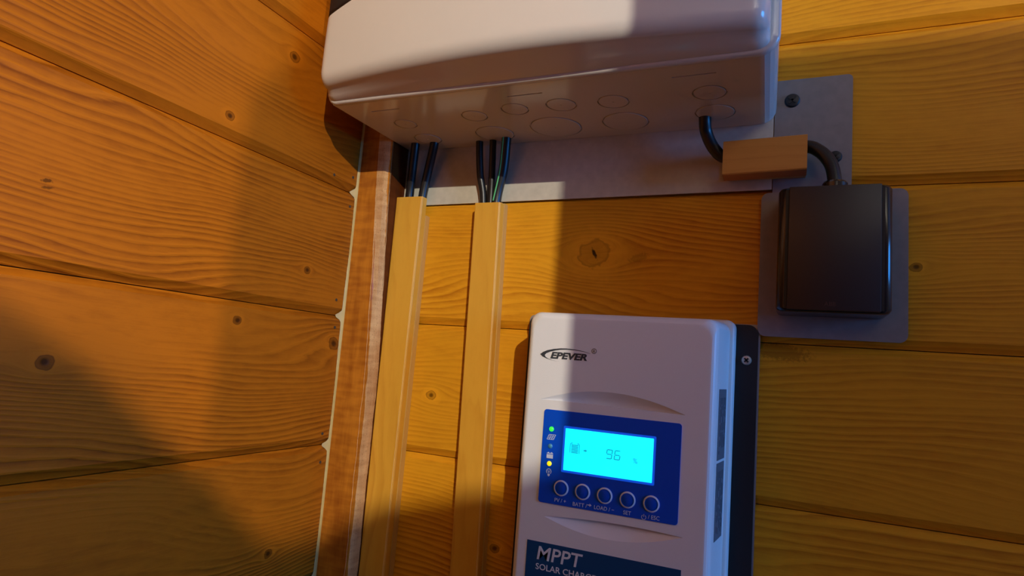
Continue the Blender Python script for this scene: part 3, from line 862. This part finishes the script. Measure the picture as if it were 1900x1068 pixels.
# legends
def legend(txt, cx, cy, cap, name='legend', xs=.95):
    x, z = icx(cx, cy); return text_obj(name, txt, M_print, dp, (x, z), (1, 0), (0, 1), cap, YI, align='CENTER', xs=xs)
legend('PV / +', 253, 818, .0028)
legend('BATT /', 407, 852, .0028)
x, z = icx(468, 853)
bm = bmesh.new(); arr = [(0, .0017), (.0016, .0017), (.0016, .0025), (.0032, .0014), (.0016, .0003), (.0016, .0011), (0, .0011)]
loft([[(x + a_, YI - dd, z + b2) for a_, b2 in arr] for dd in (0, .0001)], True, bm); finish('legend_arrow', bm, M_print, dp, smooth=False)
legend('LOAD / −', 600, 882, .0028)
legend('SET', 783, 916, .0028)
legend('/ ESC', 995, 955, .0028)
x, z = icx(916, 935)
bm = bmesh.new(); va = []
for k in range(21):
    a_ = math.radians(125 + 290 * k / 20)
    va.append([bm.verts.new((x + rr * math.cos(a_), YI - .0001, z + rr * math.sin(a_))) for rr in (.0017, .00135)])
for a_, b2 in zip(va, va[1:]): bm.faces.new((a_[0], b2[0], b2[1], a_[1]))
loft([[(x + a_, YI - dd, z + b2) for a_, b2 in ((-.00017, .0002), (.00017, .0002), (.00017, .0021), (-.00017, .0021))] for dd in (0, .0001)], True, bm)
finish('power_symbol', bm, M_print, dp, smooth=False)

# brand print at the top
LY = CY - .00004
def lg(cx, cy): return q2(980 + cx * .07895, 630 + cy * .07895, CY)
p0, p1 = lg(520, 428), lg(1385, 492)
lo = text_obj('brand_lettering', 'EPEVER', M_logo, ct, (p0[0], p0[1]), (1, 0), (0, 1), 0.0049, LY, bold=.045, shear=.22, xs=1.0)
xs_ = [v.co.x for v in lo.data.vertices]; sc_ = (p1[0] - p0[0]) / (max(xs_) - min(xs_)); mn = min(xs_)
for v in lo.data.vertices: v.co.x = p0[0] - ct.location.x + (v.co.x - mn) * sc_
# swoosh: outer and inner edge polylines
outer = [lg(*p_) for p_ in ((1462, 326), (1300, 270), (1100, 228), (900, 205), (760, 202), (600, 215), (450, 245), (350, 285), (285, 335), (330, 385), (420, 432), (540, 475), (640, 498), (722, 510))]
inner = [lg(*p_) for p_ in ((1462, 330), (1300, 282), (1100, 246), (900, 232), (760, 236), (640, 252), (520, 280), (430, 315), (392, 355), (410, 398), (470, 440), (560, 475), (640, 496), (722, 511))]
bm = bmesh.new(); va = [[bm.verts.new((x, LY - .0001, z)) for x, z in pr] for pr in zip(outer, inner)]
for a_, b2 in zip(va, va[1:]): bm.faces.new((a_[0], b2[0], b2[1], a_[1]))
finish('brand_swoosh', bm, M_logo, ct, smooth=False)
x, z = lg(1550, 268)
bm = bmesh.new(); va = []
for k in range(25):
    a_ = 2 * math.pi * k / 24
    va.append([bm.verts.new((x + rr * math.cos(a_), LY - .0001, z + rr * math.sin(a_))) for rr in (.0020, .0016)])
for a_, b2 in zip(va, va[1:]): bm.faces.new((a_[0], b2[0], b2[1], a_[1]))
rg = finish('registered_mark', bm, M_logo, ct, smooth=False)
text_obj('registered_letter', 'R', M_logo, rg, (x - .0009, z - .0010), (1, 0), (0, 1), .0021, LY)

# lower name band
b0, b1 = q2(978.7, 997.6, CY), q2(1263.7, 1059.5, CY); bl_ = q2(973.4, 1058.7, CY)
bz1 = (b0[1] + b1[1]) / 2; bz0 = bz1 - .0265
nb = finish('name_band', plate_bm([(b0[0], bz0), (b1[0], bz0), (b1[0], bz1), (b0[0], bz1)], CY + .0001, CY - .0002), M_teal, ct, smooth=False)
BYY = CY - .00022
def bq(cx, cy): return q2(930 + cx * .2632, 960 + cy * .2632, BYY)
p0, p1 = bq(250, 288), bq(560, 360)
mt = text_obj('model_lettering', 'MPPT', M_mprint, nb, p0, (1, 0), (0, 1), .0098, BYY, bold=.012, shear=.12, xs=1.0)
xs_ = [v.co.x for v in mt.data.vertices]; mn = min(xs_); sc_ = (p1[0] + .001 - p0[0]) / (max(xs_) - mn)
for v in mt.data.vertices: v.co.x = p0[0] - ct.location.x + (v.co.x - mn) * sc_
p0 = bq(240, 358)
text_obj('name_lettering', 'SOLAR CHARGE CONTROLLER', M_mprint, nb, p0, (1, 0), (0, 1), .0044, BYY, bold=.008, xs=1.05)
# rating labels on the right flank (drafted plane)
def flank(s, z, off):        # s: 0 at the front edge .. 1 at the rim
    y = -.0555 + (.0375) * s; x = cx1 + .0014 + (.0052 - .0014) * s
    return (x + off, y, z)
def sticker(z0, z1, name):
    bm = loft([[flank(s, z, .0003) for s, z in ((.12, z0), (.78, z0), (.78, z1), (.12, z1))], [flank(s, z, -.0001) for s, z in ((.12, z0), (.78, z0), (.78, z1), (.12, z1))]])
    o = finish(name, bm, M_stick, ct, smooth=False)
    bm = bmesh.new(); z = z1 - .004; rnd = random.Random(7)
    for s0 in (.24, .36, .48, .60, .70):
        z = z1 - .006
        while z > z0 + .006:
            ln = rnd.uniform(.004, .012)
            za_ = max(z0 + .004, z - ln)
            loft([[flank(s, zz, o_) for s, zz in ((s0, za_), (s0 + .035, za_), (s0 + .035, z), (s0, z))] for o_ in (.0003, .0004)], True, bm)
            z = za_ - rnd.uniform(.001, .005)
    finish('label_print', bm, M_stickp, o, smooth=False)
zs1 = at(1343, 722, -.04).z; zs2 = at(1338, 855, -.04).z; zs3 = at(1330, 1000, -.04).z
sticker(zs2 + .001, zs1, 'rating_label'); sticker(zs3, zs2 - .001, 'warning_label')
